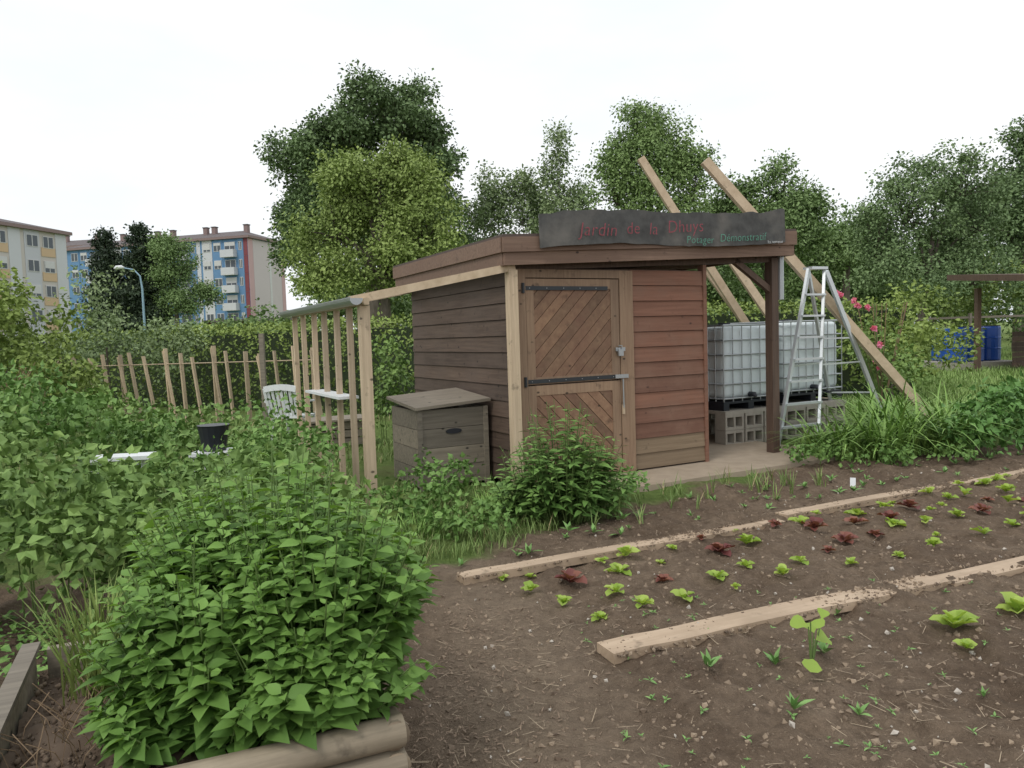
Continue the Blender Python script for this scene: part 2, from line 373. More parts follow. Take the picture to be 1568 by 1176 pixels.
def diag(mb,x0,x1,z0,z1,sgn,mat):
    wv=.105; c=-4.0
    while c<6:
        a,bq=c,c+wv-.006
        poly=[(x0,z0),(x1,z0),(x1,z1),(x0,z1)]
        def clip(poly,f):
            o=[]
            for i in range(len(poly)):
                P,Q=poly[i],poly[(i+1)%len(poly)]; fp,fq=f(P),f(Q)
                if fp>=0:o.append(P)
                if fp*fq<0:
                    t=fp/(fp-fq); o.append((P[0]+t*(Q[0]-P[0]),P[1]+t*(Q[1]-P[1])))
            return o
        g=lambda P:(P[1]-sgn*P[0])*.7071
        poly=clip(poly,lambda P:g(P)-a)
        if len(poly)>2: poly=clip(poly,lambda P:bq-g(P))
        if len(poly)>2:
            n=len(poly); V=[(x,-.028,z) for x,z in poly]+[(x,-.005,z) for x,z in poly]
            S=[[i,i+n,(i+1)%n+n,(i+1)%n] for i in range(n)]
            mb.add(V,[[list(range(n))],S],mat,float(np.clip(R.normal()*.45+.5,-.4,1.5)))
        c+=wv
mb=MB()
diag(mb,.20,1.14,1.12,2.02,1,0); diag(mb,.20,1.14,.16,.98,-1,0)
for z0,z1 in((1.06,2.125),(.06,1.045)):
    box(mb,.108,.20,-.034,.0,z0,z1,1); box(mb,1.14,1.245,-.034,.0,z0,z1,1)
    box(mb,.20,1.14,-.033,.0,z0,z0+.07,1); box(mb,.20,1.14,-.033,.0,z1-.1,z1,1)
box(mb,.2,1.14,-.004,.0,.1,2.1,2,.1)
mb.build('door',[M_door,M_trim,M_dark],parent=shed)
mb=MB()
for z,l in((2.03,1.1),(1.09,1.32)):
    box(mb,.06,l,-.042,-.036,z-.02,z+.02,0)
    tube(mb,[(.07,-.05,z-.05),(.07,-.05,z+.05)],.018)
    for x in np.arange(.15,l,.2): tube(mb,[(x,-.046,z),(x,-.041,z)],.005,6,1)
box(mb,1.17,1.34,-.055,-.044,1.07,1.11,1); box(mb,1.18,1.30,-.06,-.044,1.36,1.40,1)
box(mb,1.2,1.26,-.085,-.06,1.31,1.38,1); tube(mb,[(1.21,-.07,1.38),(1.21,-.07,1.42),(1.25,-.07,1.42),(1.25,-.07,1.38)],.006,6,1)
box(mb,1.255,1.285,-.055,-.042,.68,.78,2); tube(mb,[(1.27,-.05,1.06),(1.27,-.055,.75)],.008,6,1)
mb.build('hinges_and_lock',[M_iron,M_zinc,M_palev],parent=shed)
mb=MB(); s0,s1,t0,t1=-.22,3.76,-.2,2.95
sx(mb,s0+.03,s1-.03,t0+.03,t1-.03,zb(s0)+.12,zb(s1)+.12,zb(s0)+.16,zb(s1)+.16,1,.2)
sx(mb,s0,s1,t0,t1,zt(s0)-.01,zt(s1)-.01,zt(s0)+.015,zt(s1)+.015,1,.8)
for (a,bb,c,d) in((s0+.02,s1-.02,t0+.012,t0+.04),(s0+.02,s1-.02,t1-.04,t1-.012)):
    sx(mb,a,bb,c,d,zb(a),zb(bb),zb(a)+.14,zb(bb)+.14,0)
for (a,bb,c,d) in((s0,s1,t0-.014,t0+.016),(s0,s1,t1-.016,t1+.014)):
    sx(mb,a,bb,c,d,zb(a)+.125,zb(bb)+.125,zt(a)-.012,zt(bb)-.012,0)
for a in(s0,s1-.03):
    o=.012 if a<1 else -.012
    sx(mb,a+o,a+.03+o,t0+.04,t1-.04,zb(a),zb(a),zb(a)+.14,zb(a)+.14,0,.3)
    sx(mb,a-.012,a+.03,t0+.018,t1-.018,zb(a)+.125,zb(a)+.125,zt(a)-.012,zt(a)-.012,0,.6)
for t in np.arange(.25,2.9,.55): sx(mb,s0+.05,s1-.05,t,t+.06,zb(s0)+.0,zb(s1)+.0,zb(s0)+.12,zb(s1)+.12,2)
sx(mb,-.1,3.7,-.03,.03,2.2,2.36,zb(-.1)+.1,zb(3.7)+.1,2,.4)
mb.build('roof',[M_fas,M_felt,M_dark],parent=shed)
mb=MB(); box(mb,3.5,3.61,-.06,.05,.03,2.40,0,.4); box(mb,3.5,3.6,2.7,2.8,.03,2.40,0,.4)
tube(mb,[(3.67,-.03,2.42),(3.67,-.03,1.9)],.045,8,1); beam(mb,(3.55,0,2.0),(2.95,0,2.36),.06,.07,0)
beam(mb,(2.49,2.7,.9),(3.5,2.7,.9),.05,.08,0)
mb.build('porch_posts',[M_dark,M_zinc],parent=shed)
mb=MB(); n=50; V=[]
for i in range(n+1):
    s=.17+3.36*i/n; z0=zb(s)+.15+.03*math.sin(i*.13)+(vnoise(s,0,.1,5)-.5)*.02; z1=z0+.33+.05*i/n+(vnoise(s,3,.14,6)-.5)*.035
    tt=-.255-.02*math.sin(i*.2)
    V+=[(s,tt,z0),(s,tt+.022,z0),(s,tt+.032,z1),(s,tt+.01,z1)]
Fq=[]
for q in range(n):
    for t in range(4):
        u2=(t+1)%4; Fq.append([q*4+t,q*4+u2,(q+1)*4+u2,(q+1)*4+t])
Fq+=[[3,2,1,0],[n*4,n*4+1,n*4+2,n*4+3]]
mb.add(V,[Fq]); sign=empty('garden_sign',C,A28); mb.build('slate_board',[M_slate],parent=sign)
def text(body,s,z,size,mat,sc=1.0,name='lettering',sh=.12,ry=-.052):
    c=bpy.data.curves.new(name,'FONT'); c.body=body; c.size=size; c.extrude=.001; c.shear=sh; c.offset=-.002*size/.15; c.space_character=1.05; c.resolution_u=3
    o=bpy.data.objects.new(name,c); scene.collection.objects.link(o); o.parent=sign; o.location=(s,-.285,z); o.rotation_euler=(rad(90),ry,0); o.scale=(sc,1,1)
    c.materials.append(mat)
text('Jardin',.60,2.535,.19,M_redp,1,'red_lettering',.2,-.02); text('de',1.18,2.57,.175,M_redp,1,'red_lettering',.1,-.06); text('la',1.47,2.575,.18,M_redp,1,'red_lettering',.15,-.03); text('Dhuys',1.72,2.60,.19,M_redp,1,'red_lettering',.12,-.07)
text('Potager',1.98,2.50,.115,M_grnp,1.05,'green_lettering',.1,-.03); text('Démonstratif',2.46,2.53,.125,M_grnp,1.0,'green_lettering',.15,-.06)
text('l.s. terrasse',3.2,2.535,.05,M_white,1.0,'white_lettering',0)

# pergola
per=empty('lean_to_pergola',C,A28); mb=MB()
ts=[0,.47,.95,1.42,1.9,2.4,2.85]
for k,t in enumerate(ts):
    wv=.045 if k==0 else .026; o=.02*R.normal() if k else 0
    beam(mb,(-1.55,t,-.04),(-1.55,t+o,1.87),wv*2,wv*2,0)
box(mb,-.13,-.035,-.14,-.05,-.02,2.2,0,.7)
mb.build('posts',[M_palev],parent=per)
mb=MB(); beam(mb,(-1.68,-.02,1.915),(-.05,-.10,2.235),.05,.075,0,.8)
beam(mb,(-1.55,-.1,1.905),(-1.55,2.9,1.905),.05,.06,0,.5)
beam(mb,(-1.6,2.85,1.92),(-.03,2.87,2.2),.05,.07,0,.4)
mb.build('beams',[M_pale],parent=per)
mb=MB(); V=[];n=9
for yy in(-.16,2.95):
    for j in range(n):
        a=math.pi+math.pi*j/(n-1); V.append((-1.66+.06*math.cos(a),yy,1.93+.06*math.sin(a)))
mb.add(V,[[[j,j+1,j+1+n,j+n] for j in range(n-1)],[list(range(n))]]); box(mb,-1.72,-1.71,-.16,2.95,1.93,1.94); mb.build('gutter',[M_zinc],parent=per)
mb=MB(); box(mb,-1.68,-1.48,.5,1.9,1.0,1.025); mb.build('shelf',[M_white],parent=per)

cb=empty('wooden_compost_bin',C,A28); mb=MB(); a0,a1,b0,b1=-.86,-.08,.56,1.36
for k in range(4):
    z=.03+k*.2; h2=.194
    box(mb,a0,a1,b0,b0+.025,z,z+h2); box(mb,a0,a1,b1-.025,b1,z,z+h2); box(mb,a0-.002,a0+.023,b0+.026,b1-.026,z,z+h2); box(mb,a1-.023,a1+.002,b0+.026,b1-.026,z,z+h2)
for xx in(a0-.01,a1-.045):
    box(mb,xx,xx+.05,b0-.022,b0-.002,.0,.83)
hexa(mb,[(a0-.04,b0-.05,.83),(a1+.03,b0-.05,.88),(a1+.03,b1+.05,.95),(a0-.04,b1+.05,.90),(a0-.04,b0-.05,.86),(a1+.03,b0-.05,.91),(a1+.03,b1+.05,.98),(a0-.04,b1+.05,.93)],0,.6)
mb.build('panels',[M_grey],parent=cb)
mb=MB(); V=[];n=20
for yy in(b0-.004,b0-.012):
    for j in range(n):
        a=2*math.pi*j/n; V.append((-.47+.09*math.cos(a),yy,.59+.028*math.sin(a)))
mb.add(V,[[list(range(n,2*n))],[[j,(j+1)%n,(j+1)%n+n,j+n] for j in range(n)]]); mb.build('handle_slot',[M_black],parent=cb)
def sw(s,t,z): 
    return (C[0]+s*math.cos(A28)-t*math.sin(A28),C[1]+s*math.sin(A28)+t*math.cos(A28),z)
def ibc(loc,wd,dp=1.0,h=1.14):
    e=empty('water_tank',loc,A28)
    bpy.ops.mesh.primitive_cube_add(size=1); o=bpy.context.object; o.name='tank_body'; o.scale=(wd-.05,dp-.05,h-.16); o.location=(wd/2,dp/2,.15+(h-.16)/2); o.parent=e
    bpy.ops.object.transform_apply(location=False,rotation=False,scale=True)
    bv=o.modifiers.new('b','BEVEL'); bv.width=.08; bv.segments=4; o.data.materials.append(M_ibc)
    for q in o.data.polygons: q.use_smooth=True
    mb=MB()
    for z in np.linspace(.16,h,6):
        rr=.012 if z<h-.01 else .016
        tube(mb,[(0,0,z),(wd,0,z),(wd,dp,z),(0,dp,z),(0,0,z)],rr,6,0)
    nv=int(wd/.15)
    for i in range(nv+1):
        x=wd*i/nv
        tube(mb,[(x,-.005,.12),(x,-.005,h)],.008,6,0); tube(mb,[(x,dp+.005,.12),(x,dp+.005,h)],.008,6,0)
    for i in range(1,7):
        y=dp*i/7; tube(mb,[(-.005,y,.12),(-.005,y,h)],.008,6,0); tube(mb,[(wd+.005,y,.12),(wd+.005,y,h)],.008,6,0)
    mb.build('cage',[M_zinc],parent=e)
    mb=MB()
    for x in(0,wd/2-.05,wd-.1): box(mb,x,x+.1,0,dp,.0,.09)
    box(mb,0,wd,0,dp,.09,.12); mb.build('pallet',[M_black],parent=e)
    mb=MB(); tube(mb,[(wd/2,dp/2,h-.02),(wd/2,dp/2,h+.04)],.09,16,0); mb.build('lid',[M_black],parent=e)
    mb=MB(); tube(mb,[(wd/2,.03,.2),(wd/2,-.06,.2),(wd/2,-.08,.17)],[.035,.035,.025],10,0); mb.build('tap',[M_black],parent=e)
ibc(sw(3.58,.86,.47),1.0); ibc(sw(4.70,.86,.50),1.2)
for (s,wd) in((3.55,1.08),(4.68,1.25)):
    e=empty('concrete_block_stack',sw(s,.8,0),A28); mb=MB()
    for z in(0,.215):
        for k in range(3):
            x=k*(wd/3)
            for y in(0,.85):
                w1=wd/3-.03
                box(mb,x,x+w1,y,y+.2,z,z+.04); box(mb,x,x+w1,y,y+.2,z+.17,z+.21)
                for q in(0,.5,1): box(mb,x+q*(w1-.03),x+q*(w1-.03)+.03,y,y+.2,z+.04,z+.17)
    box(mb,0,wd,0,1.05,.425,.47); mb.build('blocks',[M_conc],parent=e)
def barrel(loc,rr,h,mat,name):
    e=empty(name,loc); mb=MB(); z=np.array([0,.03,.33,.35,.38,.64,.66,.69,.96,1.0])*h; q=np.array([.93,1,1,1.04,1,1,1.04,1,1,.93])*rr
    tube(mb,[(0,0,a) for a in z],q,20,0); tube(mb,[(0,0,h),(0,0,h+.03)],rr*.96,20,1); mb.build('drum',[mat,M_black],parent=e,smooth=False)
barrel(sw(3.3,1.9,0),.32,.95,M_green_b,'water_barrel')
for x,y in((14.75,25.0),(15.5,25.3),(16.25,25.6),(15.2,26.4)): barrel((x,y,.25),.38,1.15,M_blue,'water_barrel')
e=empty('barrel_stand'); mb=MB(); box(mb,14.3,16.8,24.5,26.8,0,.24); mb.build('slab',[M_conc],parent=e)

# ------------------------------------------------------------------ ladder
e=empty('step_ladder'); mb=MB()
fl=[(3.27,9.28,.02),(3.93,9.62,.02)]; ft=[(4.0,10.08,2.32),(4.26,10.2,2.32)]
bl=[(4.85,11.25,.02),(5.5,10.95,.02)]; bt=[(4.03,10.16,2.30),(4.30,10.24,2.30)]
fl=[np.array(q) for q in fl];ft=[np.array(q) for q in ft];bl=[np.array(q) for q in bl];bt=[np.array(q) for q in bt]
for a,c in((fl,ft),(bl,bt)):
    for i in(0,1): beam(mb,a[i],c[i],.035,.07,0,.6)
for k in range(1,8):
    u=k/8.2; beam(mb,fl[0]*(1-u)+ft[0]*u,fl[1]*(1-u)+ft[1]*u,.09,.025,0,.5)
for u in(.25,.6): beam(mb,bl[0]*(1-u)+bt[0]*u,bl[1]*(1-u)+bt[1]*u,.03,.02,0,.5)
for i in(0,1):
    u=.45; beam(mb,fl[i]*(1-u)+ft[i]*u,bl[i]*(1-u)+bt[i]*u,.012,.02,0,.3); beam(mb,fl[i]-[0,0,.02],fl[i]+(ft[i]-fl[i])*.03,.05,.085,1)
beam(mb,ft[0]+[0,.03,.02],ft[1]+[0,.03,.02],.16,.035,0,.8)
mb.build('frame',[M_alu,M_black],parent=e)
def timber(pp,qq,w=.11,h=.11):
    e=empty('leaning_timber'); mb=MB(); beam(mb,pp,qq,w,h,0,.6); mb.build('beam',[M_pale],parent=e)
timber((6.12,10.62,.0),(2.72,10.4,3.86),.10,.12)
timber((4.95,12.6,0),(2.2,12.4,4.38),.09,.12)
timber((5.2,12.9,0),(2.75,12.8,3.4),.08,.1)
timber((5.3,12.0,0),(3.3,11.9,2.95),.09,.12)

# ------------------------------------------------------------------ foreground planter with mint
PA=math.atan2(.41,.91); pl=empty('log_planter',(-.40,2.24,0),PA); mb=MB()
for k in range(4):
    z=.05+k*.1
    tube(mb,[(-1.25,0,z),(-.8,.004,z+.002),(-.3,-.003,z),(.03,0,z)],[.05,.051,.049,.05],14,0,R.random(),False)
    tube(mb,[(0,-.03,z+.0),(0,.5,z),(0,1.12,z)],.046,14,0,R.random(),False)
    for (a,bq) in(((.03,0,z),(.032,0,z)),((0,-.03,z),(0,-.032,z))): tube(mb,[a,bq],.046,14,1,R.random())
mb.build('logs',[M_log,M_end],parent=pl,smooth=True)
mb=MB(); box(mb,-1.12,-1.09,-.6,1.1,.0,.42); box(mb,-1.135,-1.075,-.6,1.12,.42,.44); box(mb,-1.05,-.05,1.07,1.11,0,.42); mb.build('side_boards',[M_grey],parent=pl)
mb=MB(); xs2=np.linspace(-1.08,-.03,60);ys2=np.linspace(.02,1.08,60);X2,Y2=np.meshgrid(xs2,ys2); Z2=.32+(vnoise(X2,Y2,.1,7)-.5)*.06+(vnoise(X2,Y2,.04,9)-.5)*.03
i=np.arange(3600).reshape(60,60); mb.add(np.stack([X2,Y2,Z2],-1),[np.stack([i[:-1,:-1],i[:-1,1:],i[1:,1:],i[1:,:-1]],-1).reshape(-1,4)],0,.0)
n=2600; scatter(mb,np.stack([-1.08+1.05*R.random(n),.02+1.06*R.random(n),np.full(n,.33)],1),rdir(n),rdir(n),.003+.012*R.random(n)**3,OC,0,R.random(n)*.3)
mb.build('planter_soil',[m2],parent=pl,smooth=True)
def herb(name,cl,zb_,leaf,lm,tiers=9,tm=T_MINT,stem=M_stem,base=.5):
    mb=MB(); C_=[];D_=[];N_=[];S_=[];V_=[]
    for (cx,cy,rx,ry,h,nst) in cl:
      for _ in range(nst):
        a=R.random()*2*math.pi; q=math.sqrt(R.random())
        bx,by=cx+rx*base*q*math.cos(a),cy+ry*base*q*math.sin(a)
        tx,ty=cx+rx*q*math.cos(a)*1.0+R.normal()*.04,cy+ry*q*math.sin(a)+R.normal()*.04
        hh=h*(1-.42*q**2.5)*(.72+.44*R.random())
        P0=np.array([bx,by,zb_]);P2=np.array([tx,ty,zb_+hh]);P1=np.array([(bx*.45+tx*.55),(by*.45+ty*.55),zb_+hh*.62])
        tube(mb,[P0,P1,P2],[.004,.0035,.002],4,1,.5,False)
        ph=R.random()*3; sv=R.random(); ssz=.75+.4*R.random()
        for k in range(tiers):
            u=.18+.82*((k+R.random()*.3)/tiers); u=min(u,1); pt=(1-u)**2*P0+2*u*(1-u)*P1+u*u*P2
            ax=nz(2*(1-u)*(P1-P0)+2*u*(P2-P1)); sz=leaf*ssz*(1.0 if u<.7 else 1.0-(u-.7)*1.9)
            for side in(0,1):
                az=ph+k*math.pi/2+side*math.pi+R.normal()*.25; o=np.array([math.cos(az),math.sin(az),0])
                el=.35+2*max(0,u-.8) - .7*(1-u)*R.random()
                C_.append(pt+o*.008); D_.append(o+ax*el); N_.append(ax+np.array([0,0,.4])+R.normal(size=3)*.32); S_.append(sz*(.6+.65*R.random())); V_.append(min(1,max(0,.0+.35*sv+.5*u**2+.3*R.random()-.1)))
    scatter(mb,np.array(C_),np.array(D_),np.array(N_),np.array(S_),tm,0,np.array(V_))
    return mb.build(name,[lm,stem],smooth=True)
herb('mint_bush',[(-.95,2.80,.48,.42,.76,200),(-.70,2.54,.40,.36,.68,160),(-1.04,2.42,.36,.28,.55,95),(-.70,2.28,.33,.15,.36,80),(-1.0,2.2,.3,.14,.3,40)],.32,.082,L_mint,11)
mb=MB(); n=170; P=np.stack([-1.52+R.normal(size=n)*.04,2.62+R.normal(size=n)*.05,np.full(n,.32)],1); blades(mb,P,.48,.009,.25,.25); mb.build('ornamental_grass',[L_ash])
mb=MB()
for _ in range(60):
    a=R.random()*6.3; x,y=-1.4+R.normal()*.1,2.28+R.normal()*.13; q=R.random(); tube(mb,[(x,y,.3),(x+.03*math.cos(a),y+.03*math.sin(a),.36+.06*q),(x+.10*math.cos(a),y+.10*math.sin(a),.40+.12*q)],.0016,4,0)
mb.build('dead_stalks',[M_dry])
herb('weed_plant',[(-1.55,2.0,.16,.16,.42,22)],.0,.06,L_shrub,6)

# ------------------------------------------------------------------ shrubs left
def rasp(name,lobes,ls=.070,dens=100,nl=10,lm=L_rasp,cr=.07,stems=10,shoots=10):
    mb=MB(); L2=[]
    for (cx,cy,cz,rx,ry,rz) in lobes:
        for _ in range(int(stems*rx*ry)+3):
            a=R.random()*6.3;q=R.random()**.5; tube(mb,[(cx+rx*.6*q*math.cos(a),cy+ry*.6*q*math.sin(a),0),(cx+rx*.8*q*math.cos(a),cy+ry*.8*q*math.sin(a),cz+rz*(.85-.3*q))],[.006,.003],4,0,.5,False)
        L2.append((cx,cy,cz,rx*.8,ry*.8,rz*.75,.1))
        for _ in range(shoots):
            a=R.random()*6.3;q=.3+.7*R.random(); L2.append((cx+rx*q*math.cos(a),cy+ry*q*math.sin(a),cz+rz*(1.0-.7*q*q)*(.7+.55*R.random()),rx*.2,ry*.2,rz*.36,R.random()))
    crown(mb,L2,dens,nl,ls,cr,T_MED,1,.5,.02,1.1)
    return mb.build(name,[M_stem,lm])
rasp('raspberry_bush',[(-2.95,4.5,.45,.6,.6,.5),(-4.1,5.6,.55,.6,.6,.5),(-2.35,4.2,.28,.45,.4,.30),(-3.3,4.0,.4,.5,.4,.4)])
rasp('raspberry_bush',[(-2.5,6.0,.35,.6,.5,.33),(-1.95,5.5,.35,.5,.45,.38),(-3.2,5.9,.22,.5,.4,.25)])
rasp('raspberry_bush',[(-1.62,4.75,.38,.6,.5,.38),(-1.15,4.4,.3,.45,.4,.34),(-2.1,4.3,.32,.45,.4,.32)])
rasp('currant_bush',[(-2.2,6.8,.5,.5,.5,.45),(-1.75,6.2,.35,.4,.4,.38)],.055,95,10,L_shrub)
rasp('raspberry_bush',[(-5.2,8.4,.6,.8,.7,.5),(-4.5,9.0,.35,.7,.6,.3),(-6.2,9.3,.7,.8,.8,.5),(-3.4,7.6,.22,.5,.4,.2),(-3.7,6.45,.2,.5,.2,.22)],.08,65,10,L_shrub)
rasp('vegetable_patch',[(-3.9,9.9,.2,1.3,.7,.22),(-5.4,11.4,.3,1.4,.8,.32),(-3.0,12.4,.15,.8,.5,.15),(-7.2,12.2,.4,1.3,.8,.45)],.09,45,9,L_rasp,.11,3)
rasp('garden_shrub',[(-1.9,11.5,.7,.35,.35,.75),(-1.0,11.0,.4,.4,.4,.45)],.08,75,10)
rasp('garden_shrub',[(-.95,10.3,.5,.5,.5,.5)],.08,75,10)
mb=MB()
n=420; x=-3.6+R.random(n)*2.2; y=2.9+R.random(n)*1.3; P=np.stack([x,y,np.full(n,.03)],1)
scatter(mb,np.repeat(P,5,0)+R.normal(size=(n*5,3))*[.05,.05,.02],rdir(n*5)*[1,1,.4]+[0,0,.35],np.tile([0,0,1.],(n*5,1))+.3*rdir(n*5),.03+.035*R.random(n*5),T_MED,0,R.random(n*5)); mb.build('weeds',[L_shrub])

herb('balsam_shrub',[(.40,6.2,.50,.42,.92,95),(.62,6.3,.42,.36,.66,45),(.1,6.2,.36,.3,.55,40)],0,.125,L_shrub,8,T_LONG,M_stem,.45)
def grass(name,n,fn,L,w,lm=L_grass,lean=.35,droop=.4):
    mb=MB(); x,y=fn(n); z=np.where((x*x+y*y)<150,hgt(x,y),-.01); blades(mb,np.stack([x,y,z],1),L,w,lean,droop,seg=3); mb.build(name,[lm])
def f1(n):
    x=-1.6+R.random(n)*2.6; y=5.0+R.random(n)*2.6; e=soil_edge(x); k=(y>e+.0+.2*R.random(n))&(vnoise(x,y,.3,9)>.33)&(y<7.4+.5*x+.2); return x[k],y[k]
grass('grass_verge',11000,f1,.17,.007)
def f1b(n):
    x=-1.0+R.random(n)*1.4; y=5.35+(x+1)*.3+R.random(n)*1.2; k=vnoise(x,y,.35,19)>.5; return x[k],y[k]
grass('grass_tuft',2600,f1b,.30,.014,L_lily,.4,.55)
def f2(n):
    x=-9+R.random(n)*9; y=5.5+R.random(n)*11; k=(vnoise(x,y,.9,9)>.4); return x[k],y[k]
grass('rough_grass',16000,f2,.17,.014)
def f3(n):
    y=10+R.random(n)**1.5*32; x=3+R.random(n)*(y*.75-1); k=(x>4.8)&(y>soil_edge(x)-.3); return x[k],y[k]
grass('meadow_grass',40000,f3,.26,.022,leafm('meadow_blade',(.15,.25,.055),(.29,.41,.13),0,.6),.3,.35)
rasp('low_weeds',[(-.3,5.85,.08,.5,.3,.14),(-.9,6.3,.12,.4,.4,.2),(.9,6.9,.08,.4,.25,.12),(-.7,7.0,.15,.3,.3,.22)],.055,110,8,L_shrub,.05,3)

mb=MB()
for (x,y,n,L) in((3.85,8.7,90,.85),(4.3,8.6,130,1.05),(4.75,8.95,130,1.1),(5.15,8.85,120,1.05),(4.6,9.5,120,1.15),(3.65,8.95,60,.7),(5.5,9.4,100,1.1),(5.0,9.8,80,1.1)):
    P=np.stack([x+R.normal(size=n)*.1,y+R.normal(size=n)*.1,np.zeros(n)],1); blades(mb,P,L,.036,.34,.74,seg=7)
mb.build('daylily_clump',[L_lily],smooth=True)
rasp('leafy_shrub',[(5.85,9.0,.3,.5,.45,.34),(6.5,9.5,.35,.6,.5,.35),(7.4,10.2,.35,.7,.5,.34),(5.3,8.5,.2,.35,.25,.22)],.085,85,9,leafm('dark_shrub_leaf',(.065,.155,.035),(.15,.30,.07),0),.08,4)
rasp('low_weeds',[(3.3,8.45,.1,.35,.2,.12),(4.3,8.2,.1,.7,.15,.1)],.05,110,8,L_shrub,.05,3)
e=empty('rose_bush'); mb=MB(); crown(mb,[(5.8,12.0,1.0,.5,.45,.85),(6.3,12.2,.7,.6,.5,.6)],55,9,.07,.09,T_MED,0,.45,.03)
for a in range(8): tube(mb,[(5.9,12,0),(5.5+.8*R.random(),11.8+.4*R.random(),1.9)],[.012,.005],5,1,.5,False)
mb.build('foliage',[L_rasp,M_dry],parent=e)
mb=MB()
for (x,z) in((5.02,2.05),(5.12,2.03),(5.42,1.86),(5.5,1.82),(5.3,1.93),(5.6,1.5),(5.68,1.25),(5.62,1.0),(5.72,.9)):
    n=26; c=np.array([x,11.55+.2*R.random(),z]); scatter(mb,np.tile(c,(n,1))+rdir(n)*.018,rdir(n)+[0,0,.2],rdir(n),.052,(T_MED[0]*[1,1.6,1],T_MED[1]),0,R.random(n))
mb.build('flowers',[M_pink],parent=e)
mb=MB()
for _ in range(14):
    x,y=5.0+R.random()*.9,11.6+R.random()*.3; tube(mb,[(5.9,12,.4),(x,y,1.9)],[.008,.004],4,0,.5,False)
mb.build('canes',[M_stem],parent=e)

# ------------------------------------------------------------------ vegetables
def rosette(mb,x,y,sz,n,tm,mat,el=.5):
    z=float(hgt(np.array([x]),np.array([y]))[0]); a=np.arange(n)*2.4+R.random()*6; q=np.linspace(.25,1,n)
    D=np.stack([np.cos(a)*q,np.sin(a)*q,np.full(n,el)*(1.35-q)*(.7+.6*R.random(n))],1)
    scatter(mb,np.tile([x,y,z+.01],(n,1)),D,np.tile([0,0,1.],(n,1))-D*.2+.25*rdir(n),sz*(.5+.5*q)*(.7+.5*R.random(n)),tm,mat,R.random(n))
dl=np.array([.89,.456]); dn=np.array([-.456,.89]); o=np.array([-.37,4.77])
lg=MB(); lr=MB()
for ri,(tt,st,p_red) in enumerate(((-.16,.30,.1),(-.44,.32,.45),(-.76,.32,.3),(-1.08,.38,.25))):
    s=.15+ .3*R.random()
    while s<7.8:
        xy=o+dl*s+dn*(tt+R.normal()*.07)
        big=.045+.065*R.random()
        if R.random()<.9:
            if R.random()<p_red: rosette(lr,xy[0],xy[1],big*1.1,11,T_SAL,0,1.1)
            else: rosette(lg,xy[0],xy[1],big,int(6+6*R.random()),T_SAL,0,.8+1.0*R.random())
        s+=st*(.6+.8*R.random())
for (x,y,sz) in((2.19,3.7,.14),(2.13,3.5,.07),(2.67,3.93,.14),(2.85,3.98,.11),(2.6,3.55,.06),(3.4,4.3,.12),(3.05,4.15,.09)): rosette(lg,x,y,sz,11,T_SAL,0,1.6)
lg.build('lettuce_row',[L_let],smooth=True); lr.build('red_lettuce_row',[L_redl],smooth=True)
sm=MB()
for _ in range(80):
    s=R.random()*8; tt=.25+R.random()*.9; xy=o+dl*s+dn*tt
    if xy[1]<soil_edge(xy[0])-.1: rosette(sm,xy[0],xy[1],.05+.07*R.random(),6,T_LONG,0,1.5)
for _ in range(150):
    y=2.2+R.random()*2.2; x=.3+R.random()*(y*.75); rosette(sm,x,y,.012+.028*R.random(),5,T_LONG,0,.8)
for (x,y,sz) in((.86,3.35,.1),(1.08,2.9,.1),(1.33,2.88,.07),(1.45,3.5,.09),(1.2,3.45,.1),(1.9,3.0,.06),(1.75,4.05,.07)): rosette(sm,x,y,sz,7,T_LONG,0,2.2)
sm.build('vegetable_seedlings',[L_cab],smooth=True)
mb=MB(); 
for (dx,dy,z,s,az,el) in((0,0,.14,.09,0.5,.0),(.02,0,.20,.08,2.6,.3),(-.02,.02,.23,.065,-1,.2),(.05,.03,.22,.06,.9,.7),(0,-.02,.08,.09,-2,-.1),(.03,.01,.16,.08,1.6,.4)):
    P0=np.array([1.31,3.3,0]); c=P0+[dx+.03*math.cos(az),dy+.03*math.sin(az),z]; tube(mb,[P0,c],[.004,.003],5,1,.5,False)
    scatter(mb,np.array([c]),np.array([[math.cos(az),math.sin(az),el]]),np.array([[0,-.9,1.]]),s,(T_SAL[0]*[1,1.35,.5],T_SAL[1]),0,np.array([.2]))
mb.build('cabbage_plant',[L_let,M_stem],smooth=True)
mb=MB()
for _ in range(34):
    s=1.0+R.random()*3.2; xy=o+dl*s+dn*(.45+R.random()*.9); n=7
    blades(mb,np.tile([xy[0],xy[1],0],(n,1))+R.normal(size=(n,3))*[.01,.01,0],.24,.012,.3,.3)
mb.build('garlic_row',[L_grass])
mb=MB(); beam(mb,(3.25,7.15,0),(3.26,7.17,.09),.05,.004,0)
mb.build('plant_label',[M_white])

